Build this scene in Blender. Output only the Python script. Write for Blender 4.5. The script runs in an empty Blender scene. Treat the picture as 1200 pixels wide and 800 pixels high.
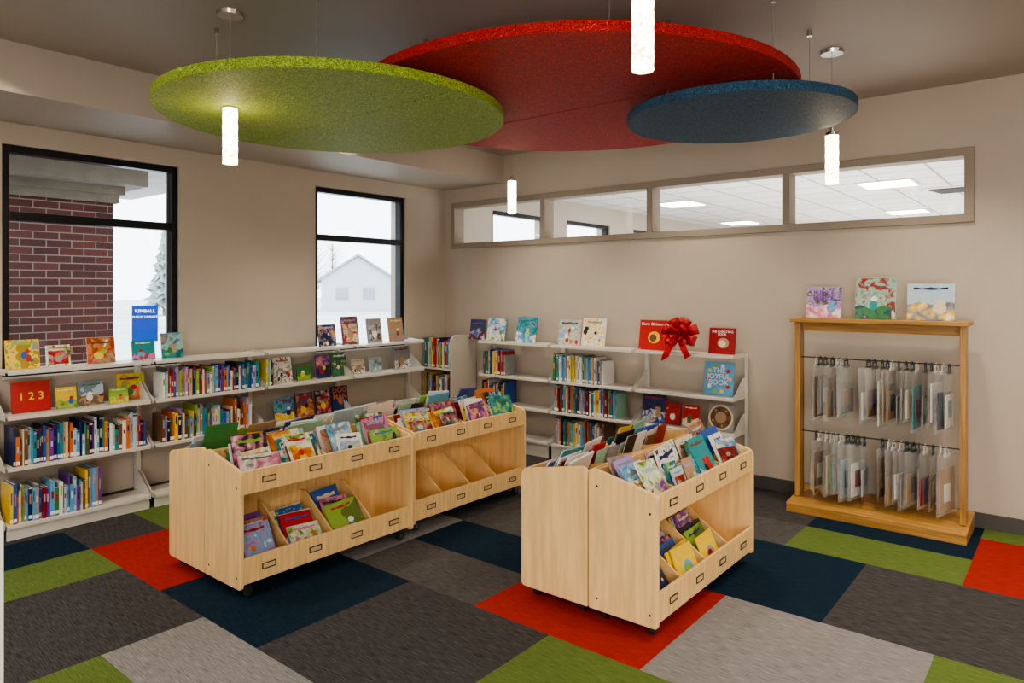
import bpy, bmesh, math, random
from mathutils import Vector, Matrix
R = random.Random(11)
scene = bpy.context.scene
COL = scene.collection

# ---------------------------------------------------------------- materials
MC = {}
def mat(name, color, rough=0.5, metal=0.0, var=0.0, vscale=(5,5,5), bump=0.0, bscale=None, emis=None, estr=0, alpha=1.0, spec=0.5):
    if name in MC: return MC[name]
    m = bpy.data.materials.new(name); m.use_nodes = True
    nt = m.node_tree; b = nt.nodes['Principled BSDF']
    b.inputs['Base Color'].default_value = (*color, 1)
    b.inputs['Roughness'].default_value = rough
    b.inputs['Metallic'].default_value = metal
    b.inputs['Specular IOR Level'].default_value = spec
    if alpha < 1: b.inputs['Alpha'].default_value = alpha
    if emis:
        b.inputs['Emission Color'].default_value = (*emis, 1)
        b.inputs['Emission Strength'].default_value = estr
    if var > 0 or bump > 0:
        tc = nt.nodes.new('ShaderNodeTexCoord')
        mp = nt.nodes.new('ShaderNodeMapping'); mp.inputs['Scale'].default_value = vscale
        nz = nt.nodes.new('ShaderNodeTexNoise'); nz.inputs['Scale'].default_value = 1.0
        nz.inputs['Detail'].default_value = 4
        nt.links.new(tc.outputs['Object'], mp.inputs['Vector']); nt.links.new(mp.outputs['Vector'], nz.inputs['Vector'])
        if var > 0:
            cr = nt.nodes.new('ShaderNodeValToRGB')
            cr.color_ramp.elements[0].position = .32; cr.color_ramp.elements[1].position = .68
            cr.color_ramp.elements[0].color = (*[max(0, c*(1-var)) for c in color], 1)
            cr.color_ramp.elements[1].color = (*[min(1, c*(1+var)) for c in color], 1)
            nt.links.new(nz.outputs['Fac'], cr.inputs['Fac']); nt.links.new(cr.outputs['Color'], b.inputs['Base Color'])
        if bump > 0:
            src = nz
            if bscale:
                mp2 = nt.nodes.new('ShaderNodeMapping'); mp2.inputs['Scale'].default_value = bscale
                src = nt.nodes.new('ShaderNodeTexNoise'); src.inputs['Scale'].default_value = 1.0; src.inputs['Detail'].default_value = 3
                nt.links.new(tc.outputs['Object'], mp2.inputs['Vector']); nt.links.new(mp2.outputs['Vector'], src.inputs['Vector'])
            bp = nt.nodes.new('ShaderNodeBump'); bp.inputs['Strength'].default_value = bump; bp.inputs['Distance'].default_value = .01
            nt.links.new(src.outputs['Fac'], bp.inputs['Height']); nt.links.new(bp.outputs['Normal'], b.inputs['Normal'])
    MC[name] = m; return m

WALL = mat('wall_paint', (.49,.435,.37), .6, var=.03, vscale=(2,2,2), bump=.05, bscale=(150,150,150))
CEIL = mat('ceiling_paint', (.42,.375,.33), .55, var=.03, vscale=(2,2,2))
SOFF = mat('soffit_paint', (.47,.42,.365), .55, var=.03, vscale=(2,2,2))
WHITEP = mat('white_paint', (.75,.73,.70), .6, var=.02)
BASEB = mat('baseboard_rubber', (.075,.072,.072), .5, var=.05)
TAUPE = mat('taupe_frame_paint', (.32,.28,.23), .65, var=.03, spec=.3)
BLACK = mat('black_aluminium', (.012,.014,.018), .35, .3, var=.1)
RODM = mat('dark_steel_rod', (.06,.06,.065), .35, .5, var=.1)
SHELF = mat('cream_steel', (.70,.68,.63), .42, .1, var=.02)
BIRCH = mat('birch_plywood', (.85,.585,.27), .36, var=.13, vscale=(5,46,5), bump=.04)
BIRCHV = mat('birch_plywood_panel', (.85,.59,.28), .34, var=.12, vscale=(30,30,3), bump=.03)
OAK = mat('oak_wood', (.43,.235,.07), .32, var=.32, vscale=(3,60,60), bump=.06)
OAKV = mat('oak_wood_upright', (.43,.235,.07), .32, var=.32, vscale=(60,60,3), bump=.06)
RUB = mat('black_rubber', (.02,.02,.02), .6, var=.1)
STEEL = mat('chrome_steel', (.6,.6,.6), .22, 1.0, var=.04)
DARKM = mat('bronze_metal', (.08,.055,.03), .35, .8, var=.1)
CARD = mat('label_card', (.66,.48,.27), .7, var=.03)
CABLE = mat('steel_cable', (.45,.44,.43), .35, .6, var=.05)
PAGES = mat('book_pages', (.82,.78,.70), .8, var=.05, vscale=(200,200,200))
STICK = mat('spine_sticker', (.80,.80,.78), .6, var=.02)

def glass(name,refl):
    m = bpy.data.materials.new(name); m.use_nodes = True
    nt = m.node_tree; nt.nodes.clear()
    o = nt.nodes.new('ShaderNodeOutputMaterial'); mx = nt.nodes.new('ShaderNodeMixShader')
    t = nt.nodes.new('ShaderNodeBsdfTransparent'); g = nt.nodes.new('ShaderNodeBsdfGlossy')
    g.inputs['Roughness'].default_value = .02; mx.inputs[0].default_value = refl
    nt.links.new(t.outputs[0], mx.inputs[1]); nt.links.new(g.outputs[0], mx.inputs[2]); nt.links.new(mx.outputs[0], o.inputs[0])
    return m
GLASS = glass('window_glass',.04); GLASS2 = glass('clear_interior_glass',.006)

PAL = {
 'red':(.50,.02,.02),'crimson':(.28,.012,.02),'orange':(.66,.17,.03),'yellow':(.83,.58,.05),'lime green':(.28,.46,.07),
 'green':(.04,.22,.07),'teal':(.02,.26,.29),'sky blue':(.12,.38,.64),'blue':(.03,.10,.40),'navy blue':(.012,.025,.11),
 'purple':(.17,.05,.32),'lavender':(.42,.31,.58),'pink':(.66,.22,.36),'white':(.80,.80,.78),'cream':(.70,.62,.44),
 'grey':(.28,.29,.31),'black':(.02,.02,.025),'brown':(.16,.08,.04),'tan':(.42,.29,.17),'mint green':(.32,.56,.46),
 'pale blue':(.42,.57,.70)}
PN = list(PAL)
def cm(n): return mat('cover_'+n.replace(' ','_'), PAL[n], .3, var=.06, vscale=(40,40,40))
RA=random.Random(3)
def artmat(i, base):
    key=f'illustration_{base.replace(" ","_")}_{i}'
    if key in MC: return MC[key]
    m=bpy.data.materials.new(key); m.use_nodes=True; nt=m.node_tree; b=nt.nodes['Principled BSDF']; b.inputs['Roughness'].default_value=.28
    tc=nt.nodes.new('ShaderNodeTexCoord'); mp=nt.nodes.new('ShaderNodeMapping'); mp.inputs['Location'].default_value=(i*3.7,i*1.3,i*2.1)
    nz=nt.nodes.new('ShaderNodeTexNoise'); nz.inputs['Scale'].default_value=RA.uniform(9,19); nz.inputs['Detail'].default_value=RA.choice([2,4,7]); nz.inputs['Distortion'].default_value=RA.uniform(0,1.2)
    cr=nt.nodes.new('ShaderNodeValToRGB'); cr.color_ramp.interpolation='CONSTANT' if i%3==1 else 'LINEAR'
    dk=[c*.45 for c in PAL[base]]
    cols=[dk,PAL[base],PAL[RA.choice(PN)],PAL[RA.choice(['white','black','brown','cream','yellow','tan'])]]
    pos=[.3,.46,.58,.68]
    e=cr.color_ramp.elements; e[0].position=pos[0]; e[0].color=(*cols[0],1); e[1].position=pos[1]; e[1].color=(*cols[1],1)
    for p,c in zip(pos[2:],cols[2:]): q=e.new(p); q.color=(*c,1)
    nt.links.new(tc.outputs['Object'],mp.inputs['Vector']); nt.links.new(mp.outputs['Vector'],nz.inputs['Vector']); nt.links.new(nz.outputs['Fac'],cr.inputs['Fac']); nt.links.new(cr.outputs['Color'],b.inputs['Base Color'])
    MC[key]=m; return m

# ---------------------------------------------------------------- mesh builder
class MB:
    def __init__(s): s.v=[]; s.f=[]; s.m=[]; s.mats=[]; s.sm=[]
    def mi(s, m):
        if m not in s.mats: s.mats.append(m)
        return s.mats.index(m)
    def add(s, vs, fs, m, smooth=False):
        o=len(s.v); s.v+= [tuple(v) for v in vs]; k=s.mi(m)
        for f in fs: s.f.append([i+o for i in f]); s.m.append(k); s.sm.append(smooth)
        return s
    def box(s, x0,x1,y0,y1,z0,z1, m):
        vs=[(x0,y0,z0),(x1,y0,z0),(x1,y1,z0),(x0,y1,z0),(x0,y0,z1),(x1,y0,z1),(x1,y1,z1),(x0,y1,z1)]
        return s.add(vs,[(0,3,2,1),(4,5,6,7),(0,1,5,4),(1,2,6,5),(2,3,7,6),(3,0,4,7)],m)
    def prism(s, poly, axis, a, b, m):
        def P(p,t):
            if axis=='x': return (t,p[0],p[1])
            if axis=='y': return (p[0],t,p[1])
            return (p[0],p[1],t)
        n=len(poly); vs=[P(p,a) for p in poly]+[P(p,b) for p in poly]
        fs=[tuple(range(n))[::-1],tuple(range(n,2*n))]+[(i,(i+1)%n,n+(i+1)%n,n+i) for i in range(n)]
        return s.add(vs,fs,m)
    def cyl(s, c, r, h, m, axis='z', n=20, r2=None):
        r2 = r if r2 is None else r2
        vs=[]
        for k,(rr,t) in enumerate(((r,0),(r2,h))):
            for i in range(n):
                a=2*math.pi*i/n; p,q=rr*math.cos(a),rr*math.sin(a)
                if axis=='z': vs.append((c[0]+p,c[1]+q,c[2]+t))
                elif axis=='x': vs.append((c[0]+t,c[1]+p,c[2]+q))
                else: vs.append((c[0]+p,c[1]+t,c[2]+q))
        s.add(vs,[(i,(i+1)%n,n+(i+1)%n,n+i) for i in range(n)],m,True)
        s.add([vs[i] for i in range(n)],[tuple(range(n))[::-1]],m)
        s.add([vs[n+i] for i in range(n)],[tuple(range(n))],m)
        return s
    def poly(s, pts, m): return s.add(pts,[tuple(range(len(pts)))],m)
    def obj(s, name, parent=None, loc=(0,0,0), rot=(0,0,0), bevel=0, fix=True):
        me=bpy.data.meshes.new(name); me.from_pydata(s.v,[],s.f)
        for m in s.mats: me.materials.append(m)
        for p,k,q in zip(me.polygons,s.m,s.sm): p.material_index=k; p.use_smooth=q
        if fix:
            bm=bmesh.new(); bm.from_mesh(me); bmesh.ops.recalc_face_normals(bm,faces=bm.faces); bm.to_mesh(me); bm.free()
        me.update()
        o=bpy.data.objects.new(name,me); COL.objects.link(o)
        o.location=loc; o.rotation_euler=rot
        if parent: o.parent=parent
        if bevel:
            b=o.modifiers.new('bevel','BEVEL'); b.width=bevel; b.segments=2; b.limit_method='ANGLE'
        return o
def empty(name, loc=(0,0,0), rot=(0,0,0)):
    o=bpy.data.objects.new(name,None); COL.objects.link(o); o.location=loc; o.rotation_euler=rot; o.empty_display_size=.1; return o
def tag(o,label,cat,group=None):
    o['label']=label; o['category']=cat
    if group: o['group']=group
    return o
def struct(o): o['kind']='structure'; return o
def text_part(s, parent, size, m, loc, rot=(math.pi/2,0,0), name='cover_title', align='CENTER', spacing=1.0, bold=.012):
    cu=bpy.data.curves.new('t','FONT'); cu.body=s; cu.size=size; cu.align_x=align; cu.align_y='CENTER'; cu.extrude=.0004; cu.space_line=.85*spacing; cu.offset=size*bold
    to=bpy.data.objects.new('t',cu); COL.objects.link(to)
    dg=bpy.context.evaluated_depsgraph_get(); me=bpy.data.meshes.new_from_object(to.evaluated_get(dg))
    bpy.data.objects.remove(to)
    me.materials.clear(); me.materials.append(m)
    o=bpy.data.objects.new(name,me); COL.objects.link(o); o.parent=parent; o.location=loc; o.rotation_euler=rot
    return o

# ---------------------------------------------------------------- room shell
CZ=3.13; LX=-5.78; BY=5.846; SX=-4.888; SZ=2.83
def wall_holes(name, axis, a0,a1, t0,t1, z0,z1, holes, m):
    b=MB(); holes=sorted(holes)
    def bx(p,q,za,zb):
        if q-p<1e-4 or zb-za<1e-4: return
        if axis=='y': b.box(t0,t1,p,q,za,zb,m)
        else: b.box(p,q,t0,t1,za,zb,m)
    cur=a0
    for (p,q,za,zb) in holes:
        bx(cur,p,z0,z1); bx(p,q,z0,za); bx(p,q,zb,z1); cur=q
    bx(cur,a1,z0,z1)
    return struct(b.obj(name))
W1=(1.50,2.725,1.04,2.68); W2=(4.05,5.225,1.04,2.68); W3=(6.7,7.9,1.04,2.68); W4=(8.35,9.55,1.04,2.68); W5=(10.3,11.5,1.04,2.68)
wall_holes('wall_left','y',-2.6,16.1,LX-.25,LX,-.02,3.3,[W1,W2,W3,W4,W5],WALL)
wall_holes('wall_back','x',LX,3.2,BY,BY+.12,-.02,3.3,[(-5.64,-.595,2.165,2.645)],WALL)
struct(MB().box(2.6,2.8,-2.6,BY,-.02,3.3,WALL).obj('wall_right'))
struct(MB().box(LX,2.6,-2.8,-2.6,-.02,3.3,WALL).obj('wall_front'))
struct(MB().box(SX,2.6,-2.6,BY,CZ,CZ+.1,CEIL).obj('ceiling'))
struct(MB().box(LX,SX,-2.6,BY,SZ,CZ+.1,SOFF).obj('ceiling_soffit'))
struct(MB().box(-2.3,-1.80,.40,.47,0,1.16,WHITEP).obj('trim_1'))
struct(MB().box(LX,2.6,BY-.012,BY,0,.105,BASEB).obj('baseboard_back'))
struct(MB().box(LX,LX+.012,-2.6,BY-.012,0,.105,BASEB).obj('baseboard_left'))

# carpet ---------------------------------------------------------------
def carpet(name, col, col2):
    m=bpy.data.materials.new(name); m.use_nodes=True; nt=m.node_tree; b=nt.nodes['Principled BSDF']
    b.inputs['Roughness'].default_value=.95; b.inputs['Specular IOR Level'].default_value=.1
    tc=nt.nodes.new('ShaderNodeTexCoord'); mp=nt.nodes.new('ShaderNodeMapping')
    mp.inputs['Scale'].default_value=(13,330,1)
    nz=nt.nodes.new('ShaderNodeTexNoise'); nz.inputs['Scale'].default_value=1; nz.inputs['Detail'].default_value=2; nz.inputs['Roughness'].default_value=.55
    n2=nt.nodes.new('ShaderNodeTexNoise'); n2.inputs['Scale'].default_value=350; n2.inputs['Detail'].default_value=1
    cr=nt.nodes.new('ShaderNodeValToRGB'); cr.color_ramp.elements[0].position=.30; cr.color_ramp.elements[1].position=.72
    cr.color_ramp.elements[0].color=(*col,1); cr.color_ramp.elements[1].color=(*col2,1)
    bp=nt.nodes.new('ShaderNodeBump'); bp.inputs['Strength'].default_value=.4; bp.inputs['Distance'].default_value=.003
    nt.links.new(tc.outputs['Object'],mp.inputs['Vector']); nt.links.new(mp.outputs['Vector'],nz.inputs['Vector'])
    nt.links.new(tc.outputs['Object'],n2.inputs['Vector'])
    nt.links.new(nz.outputs['Fac'],cr.inputs['Fac']); nt.links.new(cr.outputs['Color'],b.inputs['Base Color'])
    nt.links.new(n2.outputs['Fac'],bp.inputs['Height']); nt.links.new(bp.outputs['Normal'],b.inputs['Normal'])
    return m
CP={'C':carpet('carpet_charcoal',(.019,.019,.022),(.105,.102,.106)),
    'M':carpet('carpet_grey_brown',(.034,.033,.034),(.14,.135,.135)),
    'L':carpet('carpet_light_grey',(.13,.13,.138),(.34,.332,.338)),
    'N':carpet('carpet_navy',(.003,.011,.026),(.015,.038,.066)),
    'G':carpet('carpet_green',(.065,.105,.026),(.165,.235,.068)),
    'R':carpet('carpet_red',(.23,.016,.012),(.43,.042,.030))}
PATCH=[(-2.46,-1.47,2.71,3.67,'R'),(-3.94,-2.94,1.75,2.71,'N'),(-1.96,-.98,3.67,4.63,'N'),(-.98,0,3.67,4.63,'C'),
 (-1.47,-.49,4.63,5.11,'G'),(-.49,.5,4.63,5.59,'R'),(-1.47,-.49,5.11,6,'N'),(-.49,.5,5.59,6,'G'),(-1.47,-.49,2.71,3.67,'L'),
 (-.49,.5,2.71,3.67,'G'),(-1.96,-.98,1.75,2.71,'G'),(-2.94,-1.96,1.75,2.71,'C'),(-3.45,-2.46,2.71,3.19,'M'),(-3.94,-3.45,2.71,3.67,'L'),
 (-3.45,-2.46,3.19,3.67,'N'),(-3.45,-2.46,3.67,4.63,'M'),(-4.92,-3.94,1.75,2.71,'R'),(-4.92,-4.43,.79,1.75,'G'),(-4.43,-3.45,.79,1.75,'C'),
 (-3.45,-1.96,1.27,1.75,'L'),(-3.45,-2.9,.79,1.27,'G'),(-5.41,-4.92,.79,1.75,'N'),(-5.9,-4.92,2.23,3.2,'G'),(-1.96,-1.47,4.63,5.11,'M'),
 (.0,.98,1.75,2.71,'N'),(-.98,0,1.27,2.23,'C'),(0,.98,3.67,4.63,'L')]
fb=MB()
xs=[-3.94+.49*k for k in range(-4,14)]; xs=[LX-.25]+[x for x in xs if LX<x<2.6]+[2.6]
ys=[1.75+.48*k for k in range(-9,9)]; ys=[-2.6]+[y for y in ys if -2.6<y<BY]+[BY]
for i in range(len(xs)-1):
    for j in range(len(ys)-1):
        cx,cy=(xs[i]+xs[i+1])/2,(ys[j]+ys[j+1])/2; k='C'
        for p in PATCH:
            if p[0]<cx<p[1] and p[2]<cy<p[3]: k=p[4]; break
        fb.poly([(xs[i],ys[j],0),(xs[i+1],ys[j],0),(xs[i+1],ys[j+1],0),(xs[i],ys[j+1],0)],CP[k])
fb.box(LX-.25,2.6,-2.6,BY,-.1,-.001,BASEB)
struct(fb.obj('floor',fix=False))

# windows --------------------------------------------------------------
wn=[0]
def win_left(h):
    wn[0]+=1
    y0,y1,z0,z1=h; x0,x1=LX-.12,LX-.03; t=.05; b=MB()
    b.box(x0,x1,y0,y0+t,z0,z1,BLACK).box(x0,x1,y1-t,y1,z0,z1,BLACK).box(x0,x1,y0+t,y1-t,z1-t,z1,BLACK).box(x0,x1,y0+t,y1-t,z0,z0+t,BLACK)
    b.box(x0,x1,y0+t,y1-t,2.155,2.215,BLACK)
    w=struct(b.obj(f'window_{wn[0]}',bevel=.004))
    MB().box(x0+.04,x0+.046,y0+t,y1-t,z0+t,z1-t,GLASS).obj('glass_pane',w)
    MB().box(LX-.03,LX+.004,y0,y1,z0-.0,z0+.012,WHITEP).obj('sill',w)
for h in (W1,W2,W3,W4,W5): win_left(h)
b=MB(); y0,y1=BY-.025,BY+.14; X0,X1,Z0,Z1=-5.67,-.57,2.14,2.67; t=.06
b.box(X0,X1,y0,y1,Z1-t,Z1,TAUPE).box(X0,X1,y0,y1,Z0,Z0+t,TAUPE)
for xx in (X0+t/2,-4.34,-3.10,-1.86,X1-t/2):
    w_=t/2; b.box(xx-w_,xx+w_,y0,y1,Z0+t,Z1-t,TAUPE)
sw=struct(b.obj('window_6',bevel=.004))
MB().box(X0+t,X1-t,BY+.05,BY+.056,Z0+t,Z1-t,GLASS2).obj('glass_pane',sw)

# ---------------------------------------------------------------- neighbouring room
def tilemat():
    m=bpy.data.materials.new('acoustic_tile_grid'); m.use_nodes=True; nt=m.node_tree; b=nt.nodes['Principled BSDF']
    tc=nt.nodes.new('ShaderNodeTexCoord'); br=nt.nodes.new('ShaderNodeTexBrick'); br.offset=0
    br.inputs['Color1'].default_value=(.72,.72,.70,1); br.inputs['Color2'].default_value=(.68,.68,.66,1); br.inputs['Mortar'].default_value=(.30,.30,.30,1)
    br.inputs['Scale'].default_value=1; br.inputs['Brick Width'].default_value=.61; br.inputs['Row Height'].default_value=.61; br.inputs['Mortar Size'].default_value=.014
    nt.links.new(tc.outputs['Object'],br.inputs['Vector']); nt.links.new(br.outputs['Color'],b.inputs['Base Color']); b.inputs['Roughness'].default_value=.9
    return m
struct(MB().box(LX,3.2,BY+.12,16,2.95,3.05,tilemat()).obj('ceiling_tiled'))
struct(MB().box(LX,3.2,16,16.1,-.02,3.05,WHITEP).obj('wall_far'))
struct(MB().box(3.2,3.3,BY,16.1,-.02,3.3,WHITEP).obj('wall_far_right'))
struct(MB().box(LX,3.2,BY+.12,16,-.1,0,mat('pale_floor',(.55,.53,.50),.7,var=.05)).obj('floor_far'))
EM=mat('diffuser_glow',(.9,.9,.9),.5,emis=(1,.97,.9),estr=14)
for i,(x,y) in enumerate([(-1.79,9.37),(-4.6,9.6),(-5.0,13.0),(-2.17,12.9),(.6,9.4),(.4,13),(-2.9,7.3),(.3,7.2)]):
    r=empty('ceiling_light',(x,y,2.95))
    MB().box(-.305,.305,-.305,.305,-.015,-.001,WHITEP).obj('frame',r)
    MB().box(-.27,.27,-.27,.27,-.02,-.0155,EM).obj('diffuser',r)
    tag(r,'square recessed white ceiling light glowing in tiled ceiling','ceiling light','ceiling lights in the next room')
r=MB().box(-.3,.3,-.3,.3,-.012,-.001,WHITEP)
for k in range(5): r.box(-.24+.02*k,.24-.02*k,-.22+.1*k,-.19+.1*k,-.03,-.012,BASEB)
tag(r.obj('air_vent',loc=(-1.25,10.4,2.95)),'square white louvred air vent in tiled ceiling','vent')

# ---------------------------------------------------------------- exterior
def brickmat():
    m=bpy.data.materials.new('red_brick'); m.use_nodes=True; nt=m.node_tree; b=nt.nodes['Principled BSDF']
    tc=nt.nodes.new('ShaderNodeTexCoord'); sp=nt.nodes.new('ShaderNodeSeparateXYZ'); ad=nt.nodes.new('ShaderNodeMath'); cb=nt.nodes.new('ShaderNodeCombineXYZ')
    br=nt.nodes.new('ShaderNodeTexBrick')
    br.inputs['Color1'].default_value=(.125,.038,.034,1); br.inputs['Color2'].default_value=(.070,.024,.026,1); br.inputs['Mortar'].default_value=(.26,.225,.21,1)
    br.inputs['Scale'].default_value=1; br.inputs['Brick Width'].default_value=.205; br.inputs['Row Height'].default_value=.070; br.inputs['Mortar Size'].default_value=.005
    nt.links.new(tc.outputs['Object'],sp.inputs[0]); nt.links.new(sp.outputs['X'],ad.inputs[0]); nt.links.new(sp.outputs['Y'],ad.inputs[1])
    nt.links.new(ad.outputs[0],cb.inputs['X']); nt.links.new(sp.outputs['Z'],cb.inputs['Y']); nt.links.new(cb.outputs[0],br.inputs['Vector'])
    nt.links.new(br.outputs['Color'],b.inputs['Base Color']); b.inputs['Roughness'].default_value=.85
    return m
STONE=mat('grey_stone',(.22,.20,.175),.8,var=.1,vscale=(8,8,8))
SNOW=mat('pale_ground',(.54,.56,.54),.9,var=.15,vscale=(.3,.3,.3))
struct(MB().box(-140,LX-.26,-80,140,-.3,-.12,SNOW).obj('ground'))
c=empty('brick_pillar',(-7.75,2.1,-.12))
MB().box(-.5,.5,-.75,.68,0,2.62,brickmat()).obj('shaft',c)
MB().box(-.54,.54,-.79,.72,2.62,2.70,STONE).box(-.58,.58,-.83,.76,2.70,2.78,STONE).obj('cap',c)
tag(c,'red brick porch pillar with stepped grey stone cap outside window','pillar')
rb=MB().box(-9.4,-7.0,-2.5,3.0,2.66,3.0,STONE).box(-9.6,-6.75,-2.5,3.9,2.84,3.35,mat('pale_fascia',(.44,.42,.39),.6,var=.1))
tag(rb.obj('porch_roof'),'grey porch roof with pale fascia resting on brick pillar','roof')
HW=mat('house_siding',(.52,.53,.54),.8,var=.05); HR=mat('house_roof',(.34,.35,.37),.8,var=.1)
h=empty('house',(-50,39.5,-.12),(0,0,math.radians(-38)))
MB().box(-4,4,-3,3,0,2.7,HW).prism([(-3,2.7),(3,2.7),(0,4.6)],'x',-4,4,HW).obj('house_wall',h)
MB().prism([(-3.4,2.45),(-3.4,2.65),(0,4.85),(0,4.65)],'x',-4.3,4.3,HR).prism([(3.4,2.45),(3.4,2.65),(0,4.85),(0,4.65)],'x',-4.3,4.3,HR).obj('roof',h)
HWN=mat('pale_house_window',(.30,.32,.34),.3,var=.05)
for k in range(2): MB().box(4.0,4.05,-1.8+2.2*k,-.8+2.2*k,1.0,2.0,HWN).obj('house_window',h)
MB().box(2.2,3.2,-3.05,-3.0,0,2.1,mat('garage_door',(.8,.8,.8),.6,var=.03)).obj('house_door',h)
tag(h,'pale single-storey house with grey gable roof across the lot','house')
def tree(x,y,hh,conifer,seed):
    rr=random.Random(seed); b=MB(); g=mat('haze_paled_foliage',(.36,.41,.39),.9,var=.15,vscale=(2,2,2)); tk=mat('bark',(.24,.22,.21),.9,var=.2)  # conifer foliage colour lightened so haze is part of the material
    root=empty('tree',(x,y,-.12))
    MB().cyl((0,0,0),.12,hh*.9,tk,r2=.04,n=8).obj('trunk',root)
    if conifer:
        n=18
        for k in range(n):
            z=hh*.08+hh*.86*k/n; r=hh*.19*(1-k/n)+.15; pts=26
            vs=[(0,0,z+hh*.10)]+[(r*(1 if i%2 else .55)*rr.uniform(.7,1.25)*math.cos(2*math.pi*i/pts),r*(1 if i%2 else .55)*rr.uniform(.7,1.25)*math.sin(2*math.pi*i/pts),z+rr.uniform(-.3,.25)) for i in range(pts)]
            b.add(vs,[(0,1+i,1+(i+1)%pts) for i in range(pts)],g)
        b.obj('foliage',root)
    else:
        for k in range(220):
            a=rr.uniform(0,6.28); z=hh*rr.uniform(.2,.85); l=hh*rr.uniform(.12,.3); e=(l*math.cos(a),l*math.sin(a),z+l*rr.uniform(.3,1))
            s=.035; b.add([(s,0,z),(-s,s,z),(0,-s,z),e],[(0,1,3),(1,2,3),(2,0,3)],tk)
        b.obj('branch',root)
    tag(root,'pale hazy conifer tree outdoors' if conifer else 'bare winter tree with thin branches outdoors','tree')
tree(-50,22.5,6.2,True,1); tree(-34,16.2,3.6,False,2); tree(-56,52,7,False,4); tree(-66,34,6,False,5); tree(-40,36.5,2.6,False,6); tree(-66,62,8,True,7); tree(-60,28,6,False,8); tree(-68,50,8,False,9); tree(-64,45,7.5,False,10)
SB=mat('sign_blue',(.006,.035,.22),.7,var=.04,spec=.1); SWH=mat('sign_white',(.9,.9,.9),.5,var=.02)
s=empty('library_sign',(-12.5,5.30,-.12),(0,0,math.radians(70)))
MB().box(-.20,.20,-.015,.015,.90,1.52,SB).obj('sign_board',s,bevel=.004)
for k in (-1,1): MB().box(k*.17-.02,k*.17+.02,.016,.05,0,1.50,SWH).obj('post',s)
text_part('KIMBALL',s,.080,SWH,(0,-.018,1.42),name='sign_lettering',bold=.0)
text_part('PUBLIC LIBRARY',s,.053,SWH,(0,-.018,1.32),name='sign_lettering',bold=.0)
tag(s,'blue library yard sign with white lettering on posts','sign')

# ---------------------------------------------------------------- shelving
def shelf_unit(loc, rz, W, D, levels, label, grp='cream steel wall bookshelves', H=1.12):
    r=empty('bookshelf',loc,(0,0,rz))
    for x in (0,W-.018): MB().box(x,x+.018,D-.045,D,0,H,SHELF).obj('upright',r,bevel=.002)
    for k,z in enumerate(levels):
        b=MB().box(.02,W-.02,0,D-.046,z-.010,z,SHELF)
        b.box(.02,W-.02,-.003,0,z-.022,z,SHELF)
        b.obj('shelf',r,bevel=.001)
        top=(z==levels[-1])
        for x in (.004,W-.020):
            poly=[(0,z-.022),(D-.046,z-.022),(D-.046,z+.15),(D*.70,z+.15),(.03,z+.022),(0,z+.010)] if not top else [(0,z-.022),(D-.046,z-.022),(D-.046,z+.02),(.02,z+.006),(0,z+.002)]
            MB().prism(poly,'x',x,x+.003,SHELF).obj('bracket',r)
    MB().box(.02,W-.02,.015,.03,0,levels[0]-.011,SHELF).obj('kick_plate',r)
    tag(r,label,'bookshelf',grp); return r
LVL=[.10,.48,.82,1.12]; LV2=[.15,.47,.77,1.12]
LF=-5.47; BF=5.54
for y in (1.43,2.38,3.33,4.28): shelf_unit((LF,y,0),math.pi/2,.95,.30,LVL,'cream steel bookshelf under the windows, holding picture books')
for x in (-4.99,-4.05,-3.11): shelf_unit((x,BF,0),0,.94,.29,LV2,'cream steel bookshelf against the taupe wall')
cu=empty('corner_bookshelf',(-5.775,5.44,0))
PANB=mat('beige_end_panel',(.56,.52,.46),.4,var=.03)
for z in (.10,.46,.80): MB().box(.0,.475,0,.385,z-.018,z,SHELF).obj('shelf',cu,bevel=.0015)
MB().prism([(-.01,0),(.39,0)]+[(.39-.07+.07*math.cos(math.radians(a)),1.10+.07*math.sin(math.radians(a))) for a in range(0,91,15)]+[(-.01+.07-.07*math.sin(math.radians(a)),1.10+.07*math.cos(math.radians(a))) for a in range(0,91,15)],'x',.476,.50,PANB).obj('end_panel',cu,bevel=.003)
MB().box(0,.475,.386,.395,0,1.12,SHELF).obj('back_panel',cu)
tag(cu,'narrow bookshelf with solid rounded beige end panel in corner','bookshelf')

# ---------------------------------------------------------------- books
def spine_mesh(t,h,w,c1,c2):
    b=MB(); m=cm(c1); k=.0022 if t>.012 else .0012
    b.box(-t/2,-t/2+k,0,w,0,h,m).box(t/2-k,t/2,0,w,0,h,m).box(-t/2+k,t/2-k,0,k,0,h,m)
    b.box(-t/2+k,t/2-k,k,w-.004,.004,h-.004,PAGES)
    e=-.0004
    z0=h*R.uniform(.42,.6); z1=z0+h*R.uniform(.12,.32)
    b.poly([(-t*.25,e,z0),(t*.25,e,z0),(t*.25,e,z1),(-t*.25,e,z1)],cm(c2))
    if R.random()<.5: b.poly([(-t*.5,e,h*.93),(t*.5,e,h*.93),(t*.5,e,h*.97),(-t*.5,e,h*.97)],cm(R.choice(PN)))
    if R.random()<.65: b.poly([(-t*.46,e,.012),(t*.46,e,.012),(t*.46,e,.036),(-t*.46,e,.036)],STICK)
    return b
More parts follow.
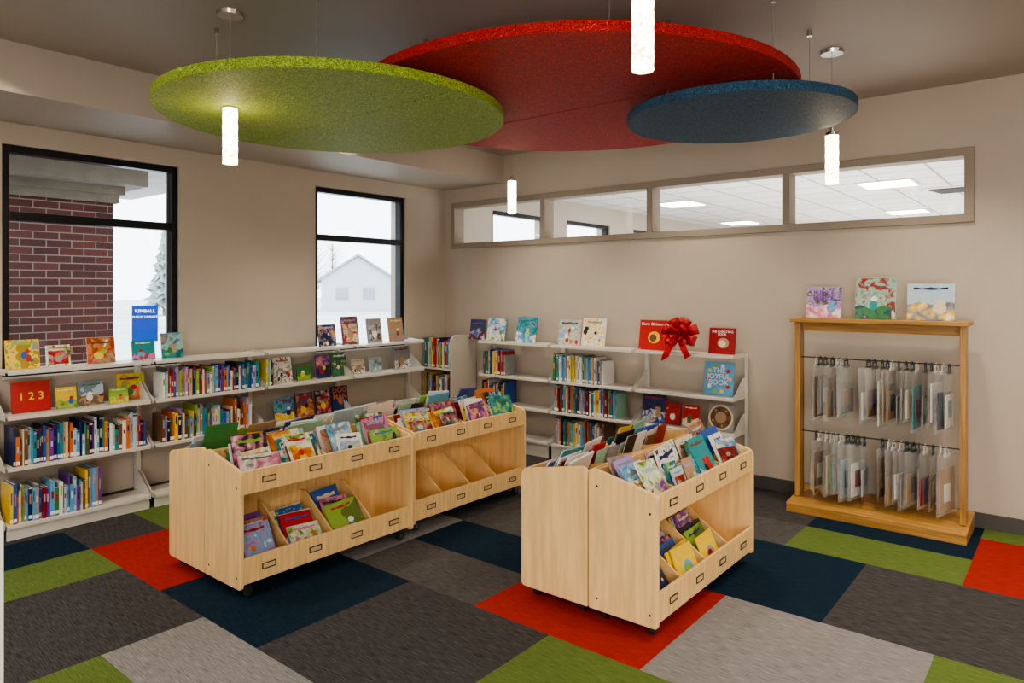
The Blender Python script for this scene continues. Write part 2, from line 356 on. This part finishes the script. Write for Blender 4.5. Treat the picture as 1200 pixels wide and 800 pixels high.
def fill(axis, a0, a1, plane, z, grp, where, hmin=.19, hmax=.27, tmin=.008,tmax=.027, depth=.2, pals=None):
    a=a0; hb=R.uniform(hmin,hmax)
    while a<a1:
        t=R.uniform(tmin,tmax)
        if a+t>a1: break
        if R.random()<.35: hb=R.uniform(hmin,hmax)
        h=min(hmax,max(hmin,hb+R.uniform(-.03,.03))); w=min(depth,h*R.uniform(.72,.95))
        c1=R.choice(pals or PN); c2=R.choice(PN)
        off=R.uniform(0,.030)
        o=spine_mesh(t-.0008,h,w,c1,c2).obj('book')
        if axis=='y': o.location=(plane-off,a+t/2,z); o.rotation_euler=(0,0,math.pi/2)
        else: o.location=(a+t/2,plane+off,z)
        tag(o,f"{'thin' if t<.017 else 'thick'} {c1} book standing spine-out {where}",'book',grp)
        a+=t
    return a
MUT=PN+['cream','grey','navy blue','brown','tan','teal','crimson','white','grey','white','blue','cream','brown','sky blue','orange','yellow']
MUT.remove('pink')
fill('y',2.47,3.30,LF-.02,.82,'books on the second shelf by the windows','on cream shelf',.17,.235,pals=MUT)
fill('y',3.36,3.44,LF-.02,.82,'books on the second shelf by the windows','on cream shelf',.18,.23,pals=MUT)
fill('y',1.49,2.34,LF-.02,.48,'books on the third shelf by the windows','on cream shelf',.14,.26,pals=MUT)
fill('y',2.46,3.22,LF-.02,.48,'books on the third shelf by the windows','on cream shelf',.17,.27,pals=MUT)
fill('y',1.47,2.05,LF-.02,.10,'books on the bottom shelf by the windows','on low cream shelf',.17,.28,pals=MUT)
fill('x',-4.95,-4.62,BF+.02,.77,'books on the wall shelves','on cream wall shelf',.20,.26,pals=MUT)
fill('x',-4.95,-4.62,BF+.02,.47,'books on the wall shelves','on cream wall shelf',.20,.25,pals=MUT)
fill('x',-4.02,-3.45,BF+.02,.77,'books on the wall shelves','on cream wall shelf',.22,.26,pals=['white','cream','green','sky blue','grey','teal','yellow','navy blue','tan','white'])
fill('x',-4.02,-3.30,BF+.02,.47,'books on the wall shelves','on cream wall shelf',.23,.27,pals=MUT)
fill('x',-4.02,-3.42,BF+.02,.15,'books on the wall shelves','on cream wall shelf',.22,.26,pals=MUT)
fill('x',-5.76,-5.31,5.455,.80,'books on the corner bookshelf','on corner bookshelf',.26,.33,pals=MUT)
fill('x',-5.76,-5.31,5.455,.46,'books on the corner bookshelf','on corner bookshelf',.22,.28,pals=MUT)

def ell(cx,cz,rx,rz,y,n=16): return [(cx+rx*math.cos(2*math.pi*i/n),y,cz+rz*math.sin(2*math.pi*i/n)) for i in range(n)]
def face_mesh(w,h,t,cols,style=None):
    b=MB(); m=cm(cols[0]); k=min(.0025,t*.25)
    b.box(-w/2,w/2,0,k,0,h,m).box(-w/2,w/2,t-k,t,0,h,m).box(-w/2,-w/2+k,k,t-k,0,h,m).box(-w/2+k,w/2-.004,k,t-k,.004,h-.004,PAGES)
    st=R.randint(0,4) if style is None else style
    c=[cm(x) for x in cols]; e=-.0005
    A=artmat(R.randint(0,2),cols[1]); A0=artmat(R.randint(0,2),cols[0])
    full=lambda mm,y: b.poly([(-w*.495,y,h*.01),(w*.495,y,h*.01),(w*.495,y,h*.99),(-w*.495,y,h*.99)],mm)
    if st==5:
        b.poly(ell(w*.05,h*.42,w*.22,h*.2,e),c[1]); b.poly(ell(w*.02,h*.40,w*.13,h*.13,e*2),c[2]); return b
    if st==6: return b
    if st==8:
        for i in range(10):
            a=i*.63; b.poly(ell(w*.38*math.cos(a),h*.5+h*.40*math.sin(a),w*.07,h*.06,e*(1+.1*i),10),c[1+i%4])
        return b
    if st==7: full(A0,e*.5)
    elif R.random()<.5: full(A0,e*.5)
    def title(z0,hh,cc):
        n=8; x0,x1=-w*R.uniform(.30,.42),w*R.uniform(.28,.42)
        bot=[(x0+(x1-x0)*i/n,e*4,z0+h*.012*math.sin(i*1.1)) for i in range(n+1)]
        top=[(x1-(x1-x0)*i/n,e*4,z0+hh+h*.015*math.sin(i*1.7+1)) for i in range(n+1)]
        b.poly(bot+top,cc)
    if st in (0,2,7):
        n=8; hh=h*R.uniform(.28,.48); top=[(w/2-w*i/n,e,hh+h*.05*math.sin(i*1.3+w*90)) for i in range(n+1)]
        b.poly([(-w/2,e,0),(w/2,e,0)]+top,A)
        for k in range(R.randint(1,2)):
            x=w*R.uniform(-.25,.25); s=R.uniform(.7,1.1)
            b.poly(ell(x,h*.32,w*.13*s,h*.15*s,e*(2+k)),c[2+k]); b.poly(ell(x+w*.02,h*.49,w*.10*s,h*.08*s,e*(2.5+k)),c[3])
        if st!=7: title(h*.84,h*.05,c[4])
    elif st==1:
        b.poly([(-w*.42,e,h*.10),(w*.42,e,h*.10),(w*.42,e,h*.74),(-w*.42,e,h*.74)],A)
        b.poly(ell(0,h*.36,w*.17,h*.16,e*2),c[2]); b.poly(ell(-w*.03,h*.54,w*.1,h*.07,e*3),c[3])
        title(h*.83,h*.05,c[3])
    elif st==3:
        full(A0,e*.7)
        for i in range(7):
            x=w*R.uniform(-.38,.38); z=h*R.uniform(.1,.7); r=w*R.uniform(.03,.10); b.poly(ell(x,z,r,r*R.uniform(.7,1.6),e*(1+i*.25),10),c[1+i%4])
        title(h*.82,h*.07,c[4])
    else:
        b.poly([(-w/2,e,0),(w/2,e,0),(w/2,e,h*.60),(-w/2,e,h*.35)],A)
        b.poly(ell(-w*.1,h*.30,w*.18,h*.14,e*2),c[2]); b.poly(ell(w*.08,h*.45,w*.12,h*.1,e*3),c[3])
        title(h*.76,h*.08,c[4])
    return b
def face(loc,rz,w,h,cols,where,grp,tilt=.16,t=.012,style=None,name='picture_book',title=None,tcol='white',tsize=.03,tz=.8):
    cols=list(cols)+R.sample(PN,5); cols=cols[:5]
    o=face_mesh(w,h,t,cols,style).obj(name,loc=(loc[0],loc[1],loc[2]+t*math.sin(tilt)+.001),rot=(-tilt,0,rz))
    tag(o,f'{cols[0]} picture book with {cols[1]} artwork {where}','book',grp)
    if title: text_part(title,o,tsize,cm(tcol),(0,-.004,h*tz))
    return o
G1='picture books displayed on top shelf under windows'; HP=math.pi/2
tx=-5.60
for (y,w,h,c,st,ti,tc_,ts) in [
 (1.575,.20,.20,['yellow','red','orange','blue','lime green'],3,None,'white',0),
 (1.79,.15,.15,['white','red','grey','orange','black'],1,None,'white',0),
 (2.07,.19,.19,['orange','tan','yellow','lime green','brown'],4,None,'white',0),
 (2.37,.17,.15,['teal','pink','sky blue','red','white'],2,None,'white',0),
 (2.59,.17,.20,['mint green','teal','green','tan','white'],7,None,'white',0),
 (4.07,.20,.21,['navy blue','sky blue','white','purple','lavender'],3,None,'white',0),
 (4.345,.20,.28,['brown','cream','tan','grey','black'],1,None,'white',0),
 (4.65,.19,.25,['grey','brown','white','tan','cream'],1,None,'white',0),
 (4.94,.20,.25,['tan','grey','brown','white','cream'],0,None,'white',0)]:
    face((tx,y,1.12),HP,w,h,c,'standing by window',G1,style=st)
G2='picture books displayed face-out on shelves'
for (y,z,w,h,c,st,ti,tc_,ts,xo) in [
 (1.625,.82,.23,.21,['red','crimson','yellow','sky blue','lime green'],6,'1 2 3','yellow',.075,0),
 (1.83,.82,.13,.15,['yellow','lime green','blue','red','white'],2,None,'w',0,.03),
 (2.0,.82,.17,.17,['pale blue','tan','orange','white','green'],0,None,'w',0,0),
 (2.17,.82,.13,.11,['lime green','yellow','orange','brown','white'],0,None,'w',0,.05),
 (2.30,.82,.20,.20,['yellow','orange','green','red','crimson'],4,None,'w',0,-.05),
 (3.585,.82,.19,.23,['white','red','lime green','grey','orange'],3,None,'w',0,0),
 (3.81,.82,.16,.16,['green','lime green','yellow','white','red'],2,None,'w',0,0),
 (4.02,.82,.15,.22,['purple','navy blue','red','yellow','pink'],4,None,'w',0,0),
 (4.21,.82,.17,.23,['green','tan','yellow','lime green','white'],3,None,'w',0,0),
 (4.44,.82,.16,.15,['cream','white','grey','tan','pink'],0,None,'w',0,0),
 (4.66,.82,.16,.15,['pale blue','grey','white','teal','tan'],3,None,'w',0,0),
 (5.03,.82,.23,.24,['grey','white','black','tan','crimson'],2,None,'w',0,0),
 (3.60,.48,.20,.20,['sky blue','yellow','navy blue','white','red'],0,None,'w',0,0),
 (3.82,.48,.18,.22,['brown','orange','yellow','black','red'],4,None,'w',0,0),
 (4.02,.48,.16,.22,['black','red','yellow','grey','orange'],1,None,'w',0,0),
 (4.22,.48,.19,.24,['navy blue','blue','orange','white','sky blue'],5,'DOG\nMAN','orange',.075,0)]:
    face((tx+xo,y,z),HP,w,h,c,'face-out on cream shelf',G2,style=st,title=ti,tcol=tc_,tsize=ts or .03,tz=(.5 if ts==.075 and st==6 else .70))
G3='picture books displayed on wall shelves'
for (x,z,w,h,c,st,ti,tc_,ts,tz) in [
 (-5.12,1.12,.22,.22,['navy blue','black','blue','grey','brown'],4,None,'white',.03,.8),
 (-4.85,1.12,.25,.24,['sky blue','white','pale blue','red','navy blue'],7,None,'white',.03,.8),
 (-4.44,1.12,.26,.26,['teal','sky blue','mint green','yellow','green'],2,None,'white',.03,.8),
 (-3.90,1.12,.26,.25,['cream','orange','red','white','brown'],3,None,'white',.03,.8),
 (-3.62,1.12,.26,.27,['white','black','grey','navy blue','tan'],3,None,'white',.03,.8),
 (-2.99,1.12,.27,.27,['red','yellow','brown','white','red'],5,'Merry Christmas','white',.034,.86),
 (-2.34,1.12,.23,.22,['crimson','tan','cream','red','white'],5,'THE CHRISTMAS\nBOOK','white',.026,.8),
 (-2.37,.77,.26,.28,['sky blue','yellow','red','white','lime green'],8,'THE\nJOYFUL\nBOOK','white',.060,.56),
 (-2.98,.47,.23,.25,['navy blue','blue','white','tan','red'],0,None,'white',.03,.8),
 (-2.79,.47,.15,.20,['crimson','red','white','red','cream'],1,None,'white',.03,.8),
 (-2.62,.47,.15,.19,['red','white','crimson','green','white'],0,None,'white',.03,.8)]:
    face((x,5.66,z),0,w,h,c,'on wall shelf',G3,style=st,title=ti,tcol=tc_,tsize=ts,tz=tz)
def disc_stack(o,w,h,rs,cols):
    b=MB()
    for i,(r,cn) in enumerate(zip(rs,cols)): b.poly(ell(0,h/2,r,r,-.003-.0006*i,28),cm(cn))
    for i in range(14):
        a=i*.449; b.poly(ell(.072*math.cos(a),h/2+.072*math.sin(a),.011,.011,-.0065-.0001*i,8),cm(['green','crimson','tan'][i%3]))
    b.obj('cover_art',o)
o=face((-2.35,5.66,.47),0,.225,.225,['grey','white','grey','white','grey'],'and round wreath',G3,style=6)
disc_stack(o,.225,.225,[.108,.092,.05],['cream','brown','tan'])

# ---------------------------------------------------------------- red bow
RB=mat('red_ribbon',(.50,.008,.012),.3,var=.08,vscale=(30,30,30))
bow=empty('ribbon_bow',(-2.665,5.58,1.275))
def loop(ang,L,wd,lift,yo):
    b=MB(); n=20; vs=[]
    ca,sa=math.cos(ang),math.sin(ang)
    for i in range(n+1):
        t=i/n; d=L*math.sin(math.pi*t)**.8; s=-lift*math.sin(math.pi*t)*(1 if t<.5 else .1)-lift*.6*math.sin(2*math.pi*t)*(t<.5)
        for q in (-1,1):
            wq=wd*(.28+.72*math.sin(math.pi*t)**.35)*q/2
            vs.append((d*ca-wq*sa, yo+s+.006*abs(math.sin(math.pi*t)), d*sa+wq*ca))
    b.add(vs,[(2*i,2*i+1,2*i+3,2*i+2) for i in range(n)],RB,True)
    o=b.obj('bow_loop',bow); so=o.modifiers.new('s','SOLIDIFY'); so.thickness=.0015
for a,l in ((160,.165),(200,.145),(20,.165),(-20,.145),(115,.15),(65,.15)): loop(math.radians(a),l,.085,.055,0)
for i in range(4): loop(math.radians(i*90+45),.105,.075,.055,-.03)
for i in range(3): loop(math.radians(i*120+80),.055,.05,.045,-.06)
for k,ln in ((-1,.19),(1,.16)):
    vs=[]
    for i in range(9):
        t=i/8
        for q in (-1,1): vs.append((k*(.02+.09*t)+q*.032, -.055-.05*math.sin(t*2.2), -.02-ln*t+(.02*q if i==8 else 0)))
    MB().add(vs,[(2*i,2*i+1,2*i+3,2*i+2) for i in range(8)],RB,True).obj('ribbon_tail',bow)
tag(bow,'large glossy red looped ribbon bow on the wall shelf','bow')

# ---------------------------------------------------------------- wooden browser bins
def arc(cx,cz,r,a0,a1,n=6): return [(cx+r*math.cos(math.radians(a0+(a1-a0)*i/n)),cz+r*math.sin(math.radians(a0+(a1-a0)*i/n))) for i in range(n+1)]
def browser(loc,rz,L,lower,label,w=.385,warm=None):
    r=empty('book_browser',loc,(0,0,rz))
    prof=[(0,.06)]+arc(w-.02,.08,.02,-90,0)+arc(w-.045,.655,.045,0,72)+arc(.035,.73,.035,78,180)
    for y in (0,L-.02): MB().prism(prof,'y',y,y+.02,BIRCHV).obj('end_panel',r,bevel=.003)
    MB().box(.004,.014,.02,L-.02,.08,.745,BIRCH).obj('back_panel',r)
    MB().prism([(.014,.53),(w-.02,.565),(w-.02,.575),(.014,.542)],'y',.02,L-.02,BIRCH).obj('upper_tray',r)
    MB().box(.014,w-.02,.02,L-.02,.085,.10,BIRCH).obj('lower_tray',r)
    for z0,z1 in ((.565,.69),(.085,.225)):
        MB().box(w-.02,w-.003,.02,L-.02,z0,z1,BIRCH).obj('front_rail',r,bevel=.003)
    cw=(L-.04)/4
    for k in range(1,4):
        y=.02+cw*k
        MB().prism([(.015,.545),(w-.021,.577),(w-.021,.64),(.06,.72),(.015,.72)],'y',y-.005,y+.005,BIRCH).obj('divider',r)
        MB().prism([(.015,.10),(w-.021,.10),(w-.021,.20),(w-.05,.21),(.06,.40),(.015,.40)],'y',y-.005,y+.005,BIRCH).obj('divider',r)
    for z in (.628,.155):
        for k in range(4):
            y=.02+cw*(k+.5); x=w-.003; b=MB(); hw,hh,t=.042,.017,.005
            b.box(x,x+.004,y-hw,y+hw,z+hh-t,z+hh,DARKM).box(x,x+.004,y-hw,y+hw,z-hh,z-hh+t,DARKM).box(x,x+.004,y-hw,y-hw+t,z-hh+t,z+hh-t,DARKM).box(x,x+.004,y+hw-t,y+hw,z-hh+t,z+hh-t,DARKM)
            b.box(x,x+.0015,y-hw+t,y+hw-t,z-hh+t,z+hh-t,CARD)
            b.obj('label_holder',r)
    for x in (.06,w-.06):
        for y in (.07,L-.07):
            MB().cyl((x-.011,y,.028),.028,.022,RUB,axis='x').box(x-.015,x-.012,y-.012,y+.012,.02,.06,STEEL).box(x+.012,x+.015,y-.012,y+.012,.02,.06,STEEL).box(x-.02,x+.02,y-.02,y+.02,.058,.085,STEEL).obj('caster',r)
    for x,z in ((.05,.68),(.05,.12),(w-.04,.6),(w-.04,.12)):
        MB().cyl((x,-.0012,z),.006,.0015,DARKM,axis='y',n=10).obj('screw_cap',r)
    tag(r,label,'book bin','birch book browsers on casters')
    M=Matrix.Translation(loc)@Matrix.Rotation(rz,4,'Z')
    def bk(x,yc,z,tilt,base=None,yaw=.09,roll=0,small=False,style=None):
        wd=R.uniform(.17,.255); hh=R.uniform(.18,.275); wd=min(wd,cw-.03)
        if small: wd=R.uniform(.105,.128); hh=R.uniform(.15,.21); yaw*=.5
        p=M@Vector((x,yc,z)); cols=R.sample(PN,5)
        if base: cols[0]=base
        elif R.random()<.25: cols[0]='white'
        o=face_mesh(wd,hh,R.uniform(.004,.012),cols,style).obj('picture_book',loc=p)
        o.rotation_euler=(Matrix.Rotation(rz+HP+R.uniform(-yaw,yaw),3,'Z')@Matrix.Rotation(-tilt,3,'X')@Matrix.Rotation(roll,3,'Y')).to_euler()
        tag(o,f'{cols[0]} picture book with {cols[1]} artwork leaning in birch bin','book','picture books leaning in the bins')
    for k in range(4):
        yc=.02+cw*(k+.5); tl=R.uniform(.36,.62)
        n=6
        for i in range(n):
            x=.340-.033*i+(w-.385); z=.583+.004*i
            if R.random()<.33:
                for q in (-1,1): bk(x,yc+q*.066,z-.004,tl-i*.025,yaw=.06,small=True)
            else: bk(x,yc+R.uniform(-.018,.018),z-.004,tl-i*.025+R.uniform(-.03,.03),yaw=.14,roll=R.uniform(-.09,.09))
        if k in lower:
            tl=R.uniform(.5,.68)
            for i in range(6):
                hot=(warm and k==1 and i in (0,1)) or (warm and k==2 and i==0)
                bk(.345-.032*i,yc+R.uniform(-.012,.012),.112+.008*i,(tl-.02*i)*(.75 if hot else 1),base=('yellow' if hot else None),roll=R.uniform(-.08,.08),style=(5 if hot else None))
    return r
def pair(xf,y0,L,lower,l1,l2,w=.385,warm=None,wb=.425):
    browser((xf-w,y0,0),0,L,lower,l1,warm=warm)
    browser((xf-w-.008,y0+L,0),math.pi,L,[],l2,w=wb)
pair(-3.45,1.95,1.24,[0,1,2],'birch book browser on casters with books in both tiers','birch book browser backing onto another near window shelves')
pair(-3.50,3.235,1.235,[],'birch book browser with full top tier and empty lower tier','birch book browser backing onto another, books in top tier')
pair(-1.535,2.965,1.25,[0,1,2],'birch book browser beside red carpet square, both tiers stocked','birch book browser with plain end panel, books on top',warm=1)

# ---------------------------------------------------------------- oak rack
RX0,RX1=-1.71,-.565
rk=empty('display_rack',(0,0,0))
for x in (RX0+.02,RX1-.055): MB().box(x,x+.035,5.50,5.62,.09,1.42,OAKV).obj('upright',rk,bevel=.003)
MB().box(RX0+.0,RX1-.0,5.44,5.75,1.42,1.45,OAK).obj('top_shelf',rk,bevel=.004)
MB().box(RX0+.056,RX1-.056,5.59,5.61,1.35,1.42,OAK).obj('top_rail',rk)
b=MB().prism([(5.36,0),(5.80,0),(5.80,.115),(5.36,.070)],'x',RX0,RX1,OAK)
b.obj('base',rk,bevel=.004)
for z in (1.15,.585): MB().cyl((RX0+.056,5.56,z),.0045,RX1-RX0-.112,RODM,axis='x',n=10).obj('rod',rk)
tag(rk,'oak display rack with two dark rods for hanging bags','display rack')
for (x,w,h,c,ti,tcn,ts,tz,st) in [(-1.50,.25,.235,['lavender','pink','purple','sky blue','lavender'],'PURPLE\nPEOPLE','purple',.045,.72,0),
     (-1.148,.265,.30,['mint green','green','teal','white','mint green'],None,'white',.03,.8,7),
     (-.80,.285,.255,['pale blue','grey','white','cream','navy blue'],None,'white',.03,.8,0)]:
    face((x,5.56,1.45),0,w,h,c,'on oak rack','picture books on the oak rack',style=st,title=ti,tcol=tcn,tsize=ts,tz=tz,tilt=.14)
BAG=mat('clear_vinyl',(.74,.75,.74),.10,var=.03,vscale=(20,20,20),bump=.7,alpha=.22)
HK=mat('dark_teal_hanger',(.03,.07,.075),.4,var=.1); WT=mat('white_handle',(.75,.75,.72),.5,var=.03)
BC=['grey','cream','tan','grey','white','grey','pale blue','brown','tan','crimson','teal','tan','brown','navy blue','green','white']
def bag(x,z,ang,hh,cn,dark):
    r=empty('hanging_bag',(x,5.56,z),(0,0,ang)); w=.28; b=MB(); vs=[]
    nx,nz=7,8
    for sgn in (-1,1):
        for j in range(nz+1):
            for i in range(nx+1):
                u=i/nx; v=j/nz; bu=.014*math.sin(math.pi*u)*math.sin(math.pi*min(1,.12+v*.9))
                vs.append(((u-.5)*w, sgn*(bu+.001)+.005*math.sin(7*u+v*3+x*9), -.045-hh*v))
    fs=[]; N=(nx+1)*(nz+1)
    for s in range(2):
        for j in range(nz):
            for i in range(nx):
                a=s*N+j*(nx+1)+i; fs.append((a,a+1,a+nx+2,a+nx+1))
    b.add(vs,fs,BAG,True); b.obj('bag',r,fix=False)
    k=w*.36; c=MB().box(-k,k,-.004,.004,-.04-hh*.96,-.04-hh*R.uniform(.2,.5),cm(cn)).box(-k*.5,k*.4,-.0065,.0065,-.04-hh*.8,-.04-hh*.5,cm(R.choice(BC)))
    c.obj('bag_contents',r,bevel=.002)
    hm=HK if dark else WT
    h=MB().box(-.045,.045,-.003,.003,-.062,-.042,hm).box(-.028,-.022,-.003,.003,-.042,.0,hm).box(.022,.028,-.003,.003,-.042,.0,hm)
    pts=[]
    for i in range(9):
        a=math.radians(-90+i*30); pts.append((.009*math.cos(a),.009*math.sin(a)))
    for i in range(8):
        (p,q),(p2,q2)=pts[i],pts[i+1]; h.box(min(p,p2)-.0015,max(p,p2)+.0015,-.003,.003,min(q,q2)-.0015,max(q,q2)+.0015,hm)
    h.box(-.028,.028,-.003,.003,-.016,-.009,hm)
    h.obj('hanger',r)
    tag(r,f"clear vinyl hang-up bag with {cn} contents on {'dark' if dark else 'white'} hanger",'hanging bag','clear bags hanging on the oak rack')
def bags(x0,x1,n,z):
    for i in range(n):
        x=x0+(x1-x0)*i/(n-1)+R.uniform(-.008,.008)
        bag(x,z,math.radians(R.uniform(72,98)),R.uniform(.36,.43),R.choice(BC),R.random()<.6)
bags(-1.55,-1.33,7,1.15); bags(-1.18,-.68,14,1.15); bags(-1.55,-1.22,10,.585); bags(-1.10,-.70,11,.585)

# ---------------------------------------------------------------- acoustic discs
def discmat(name,c):
    m=bpy.data.materials.new(name); m.use_nodes=True; nt=m.node_tree; b=nt.nodes['Principled BSDF']
    b.inputs['Roughness'].default_value=.6; b.inputs['Specular IOR Level'].default_value=.4
    tc=nt.nodes.new('ShaderNodeTexCoord')
    nz=nt.nodes.new('ShaderNodeTexNoise'); nz.inputs['Scale'].default_value=42; nz.inputs['Detail'].default_value=3; nz.inputs['Distortion'].default_value=5
    cr=nt.nodes.new('ShaderNodeValToRGB'); cr.color_ramp.elements[0].position=.38; cr.color_ramp.elements[1].position=.66
    cr.color_ramp.elements[0].color=(*[x*.40 for x in c],1); cr.color_ramp.elements[1].color=(*[min(1,x*1.6+.03) for x in c],1)
    bp=nt.nodes.new('ShaderNodeBump'); bp.inputs['Strength'].default_value=1; bp.inputs['Distance'].default_value=.015
    nt.links.new(tc.outputs['Object'],nz.inputs['Vector']); nt.links.new(nz.outputs['Fac'],cr.inputs['Fac']); nt.links.new(cr.outputs['Color'],b.inputs['Base Color'])
    nt.links.new(nz.outputs['Fac'],bp.inputs['Height']); nt.links.new(bp.outputs['Normal'],b.inputs['Normal'])
    return m
def disc(cx,cy,R_,z,th,colname,m,cables,seam=True):
    r=empty('acoustic_disc',(cx,cy,z))
    n=72
    if seam:
        for s in (0,1):
            pts=[]
            for i in range(n//2+1):
                a=math.pi*(i/(n//2))+(math.pi if s else 0); y=R_*math.sin(a)
                pts.append((R_*math.cos(a), y+(.003 if not s else -.003)))
            MB().prism(pts,'z',0,th,m).obj('half_panel',r,bevel=.006)
    else:
        MB().prism([(R_*math.cos(2*math.pi*i/n),R_*math.sin(2*math.pi*i/n)) for i in range(n)],'z',0,th,m).obj('panel',r,bevel=.006)
    for a,f in cables:
        x,y=R_*f*math.cos(a),R_*f*math.sin(a)
        MB().cyl((x,y,th),.0025,CZ-z-th-.03,CABLE,n=6).cyl((x,y,CZ-z-.03),.014,.0298,STEEL,n=12).cyl((x,y,th),.012,.02,STEEL,n=12).obj('cable',r)
    tag(r,f'{colname} round acoustic ceiling panel hung on cables','acoustic panel')
q=math.pi/4
disc(-3.286,2.45,.95,2.63,.05,'lime green',discmat('green_wood_wool',(.39,.56,.07)),[(q,.7),(3*q,.7),(5*q,.7),(7*q,.7)])
disc(-2.35,3.47,1.26,2.745,.05,'large red',discmat('red_wood_wool',(.60,.022,.020)),[(q*.9,.7),(3*q,.7),(5*q,.7),(7*q,.7)])
disc(-1.488,3.824,.61,2.61,.05,'small blue',discmat('blue_wood_wool',(.028,.115,.225)),[(q,.7),(3*q,.7),(5.2*q,.7),(7*q,.7)],False)

# ---------------------------------------------------------------- pendants
def glowmat():
    m=bpy.data.materials.new('crackled_glass_glow'); m.use_nodes=True; nt=m.node_tree; b=nt.nodes['Principled BSDF']
    tc=nt.nodes.new('ShaderNodeTexCoord'); v=nt.nodes.new('ShaderNodeTexVoronoi'); v.inputs['Scale'].default_value=85
    cr=nt.nodes.new('ShaderNodeValToRGB'); cr.color_ramp.elements[0].color=(1,.88,.62,1); cr.color_ramp.elements[1].color=(.45,.17,.04,1)
    cr.color_ramp.elements[0].position=.3; cr.color_ramp.elements[1].position=.78
    nt.links.new(tc.outputs['Object'],v.inputs['Vector']); nt.links.new(v.outputs['Distance'],cr.inputs['Fac'])
    nt.links.new(cr.outputs['Color'],b.inputs['Emission Color']); b.inputs['Emission Strength'].default_value=19; b.inputs['Base Color'].default_value=(.9,.85,.75,1)
    return m
GL=glowmat()
for (x,y,z0,z1) in [(-3.487,1.912,2.33,2.62),(-1.179,4.561,2.315,2.61),(-1.167,2.145,2.417,2.71),(-3.95,4.843,2.35,2.64)]:
    r=empty('pendant_lamp',(x,y,z0))
    b=MB(); n=24; H=z1-z0; rings=14
    vs=[]
    for j in range(rings+1):
        for i in range(n):
            a=2*math.pi*i/n; rr=.037+.0012*math.sin(j*2.1+i*1.7); vs.append((rr*math.cos(a),rr*math.sin(a),H*j/rings))
    b.add(vs,[(j*n+i,j*n+(i+1)%n,(j+1)*n+(i+1)%n,(j+1)*n+i) for j in range(rings) for i in range(n)]+[tuple(range(n))[::-1]],GL,True)
    b.obj('glass_shade',r)
    MB().cyl((0,0,H),.037,.02,STEEL).cyl((0,0,H+.02),.012,.03,STEEL).obj('lamp_cap',r)
    MB().cyl((0,0,H+.05),.0022,CZ-z0-H-.07,CABLE,n=6).obj('cord',r)
    MB().cyl((0,0,CZ-z0-.02),.065,.0198,STEEL,r2=.07).obj('canopy',r)
    tag(r,'slim cylindrical crackled-glass pendant lamp, lit warm','pendant lamp','crackled glass pendant lamps')

# ---------------------------------------------------------------- lighting
w=bpy.data.worlds.new('World'); scene.world=w; w.use_nodes=True
nt=w.node_tree; bg=nt.nodes['Background']
tc=nt.nodes.new('ShaderNodeTexCoord'); sp=nt.nodes.new('ShaderNodeSeparateXYZ'); cr=nt.nodes.new('ShaderNodeValToRGB')
cr.color_ramp.elements[0].position=.0; cr.color_ramp.elements[0].color=(.85,.90,.95,1); cr.color_ramp.elements[1].position=.5; cr.color_ramp.elements[1].color=(.80,.90,1,1)
nt.links.new(tc.outputs['Generated'],sp.inputs[0]); nt.links.new(sp.outputs['Z'],cr.inputs['Fac']); nt.links.new(cr.outputs['Color'],bg.inputs['Color'])
bg.inputs['Strength'].default_value=5.5
def area(loc,rot,sx,sy,e,col=(1,.90,.78),name='overhead_area_fill'):
    l=bpy.data.lights.new(name,'AREA'); l.shape='RECTANGLE'; l.size=sx; l.size_y=sy; l.energy=e; l.color=col
    o=bpy.data.objects.new(name,l); COL.objects.link(o); o.location=loc; o.rotation_euler=rot; return o
area((.9,-1.0,3.08),(0,0,0),1.2,1.2,90); area((-3.2,-.9,3.08),(0,0,0),1.2,1.2,90)  # soft overhead fill, added out of view with no fixture modelled
area((1.8,2.6,3.08),(0,0,0),.6,1.2,70)
area((.6,-2.5,1.3),(math.radians(108),0,math.radians(15)),3.6,2.2,260,(1,.94,.86),'rear_fill')  # big fill panel added behind the camera, tilted up towards the discs
def spot(loc,e,ang=110,col=(1,.84,.64),tgt=None):
    l=bpy.data.lights.new('downlight','SPOT'); l.energy=e; l.spot_size=math.radians(ang); l.spot_blend=.8; l.color=col; l.shadow_soft_size=.1
    o=bpy.data.objects.new('downlight',l); COL.objects.link(o); o.location=loc
    if tgt: o.rotation_euler=(Vector(tgt)-Vector(loc)).to_track_quat('-Z','Y').to_euler()
for p in [(-4.6,1.2,3.1),(-4.6,3.7,3.1),(-4.2,5.0,3.1),(-2.6,5.1,3.1),(-.8,5.0,3.1),(-.3,3.4,3.1),(.4,4.8,3.1)]: spot(p,100)
for x,y in ((-2,8.5),(-2,13)): area((x,y,1.0),(math.pi,0,0),4,4,150,(1,.97,.93),'office_upward_fill')  # upward fill added to brighten the neighbouring room

# ---------------------------------------------------------------- camera
cd=bpy.data.cameras.new('camera'); cam=bpy.data.objects.new('camera',cd); COL.objects.link(cam)
cam.location=(0,0,1.66); cam.rotation_euler=(math.radians(90),0,math.radians(39.2))
cd.sensor_width=36; cd.lens=24.45; cd.shift_y=-.05; cd.clip_start=.05; cd.clip_end=500
scene.camera=cam
scene.view_settings.look='AgX - Medium High Contrast'
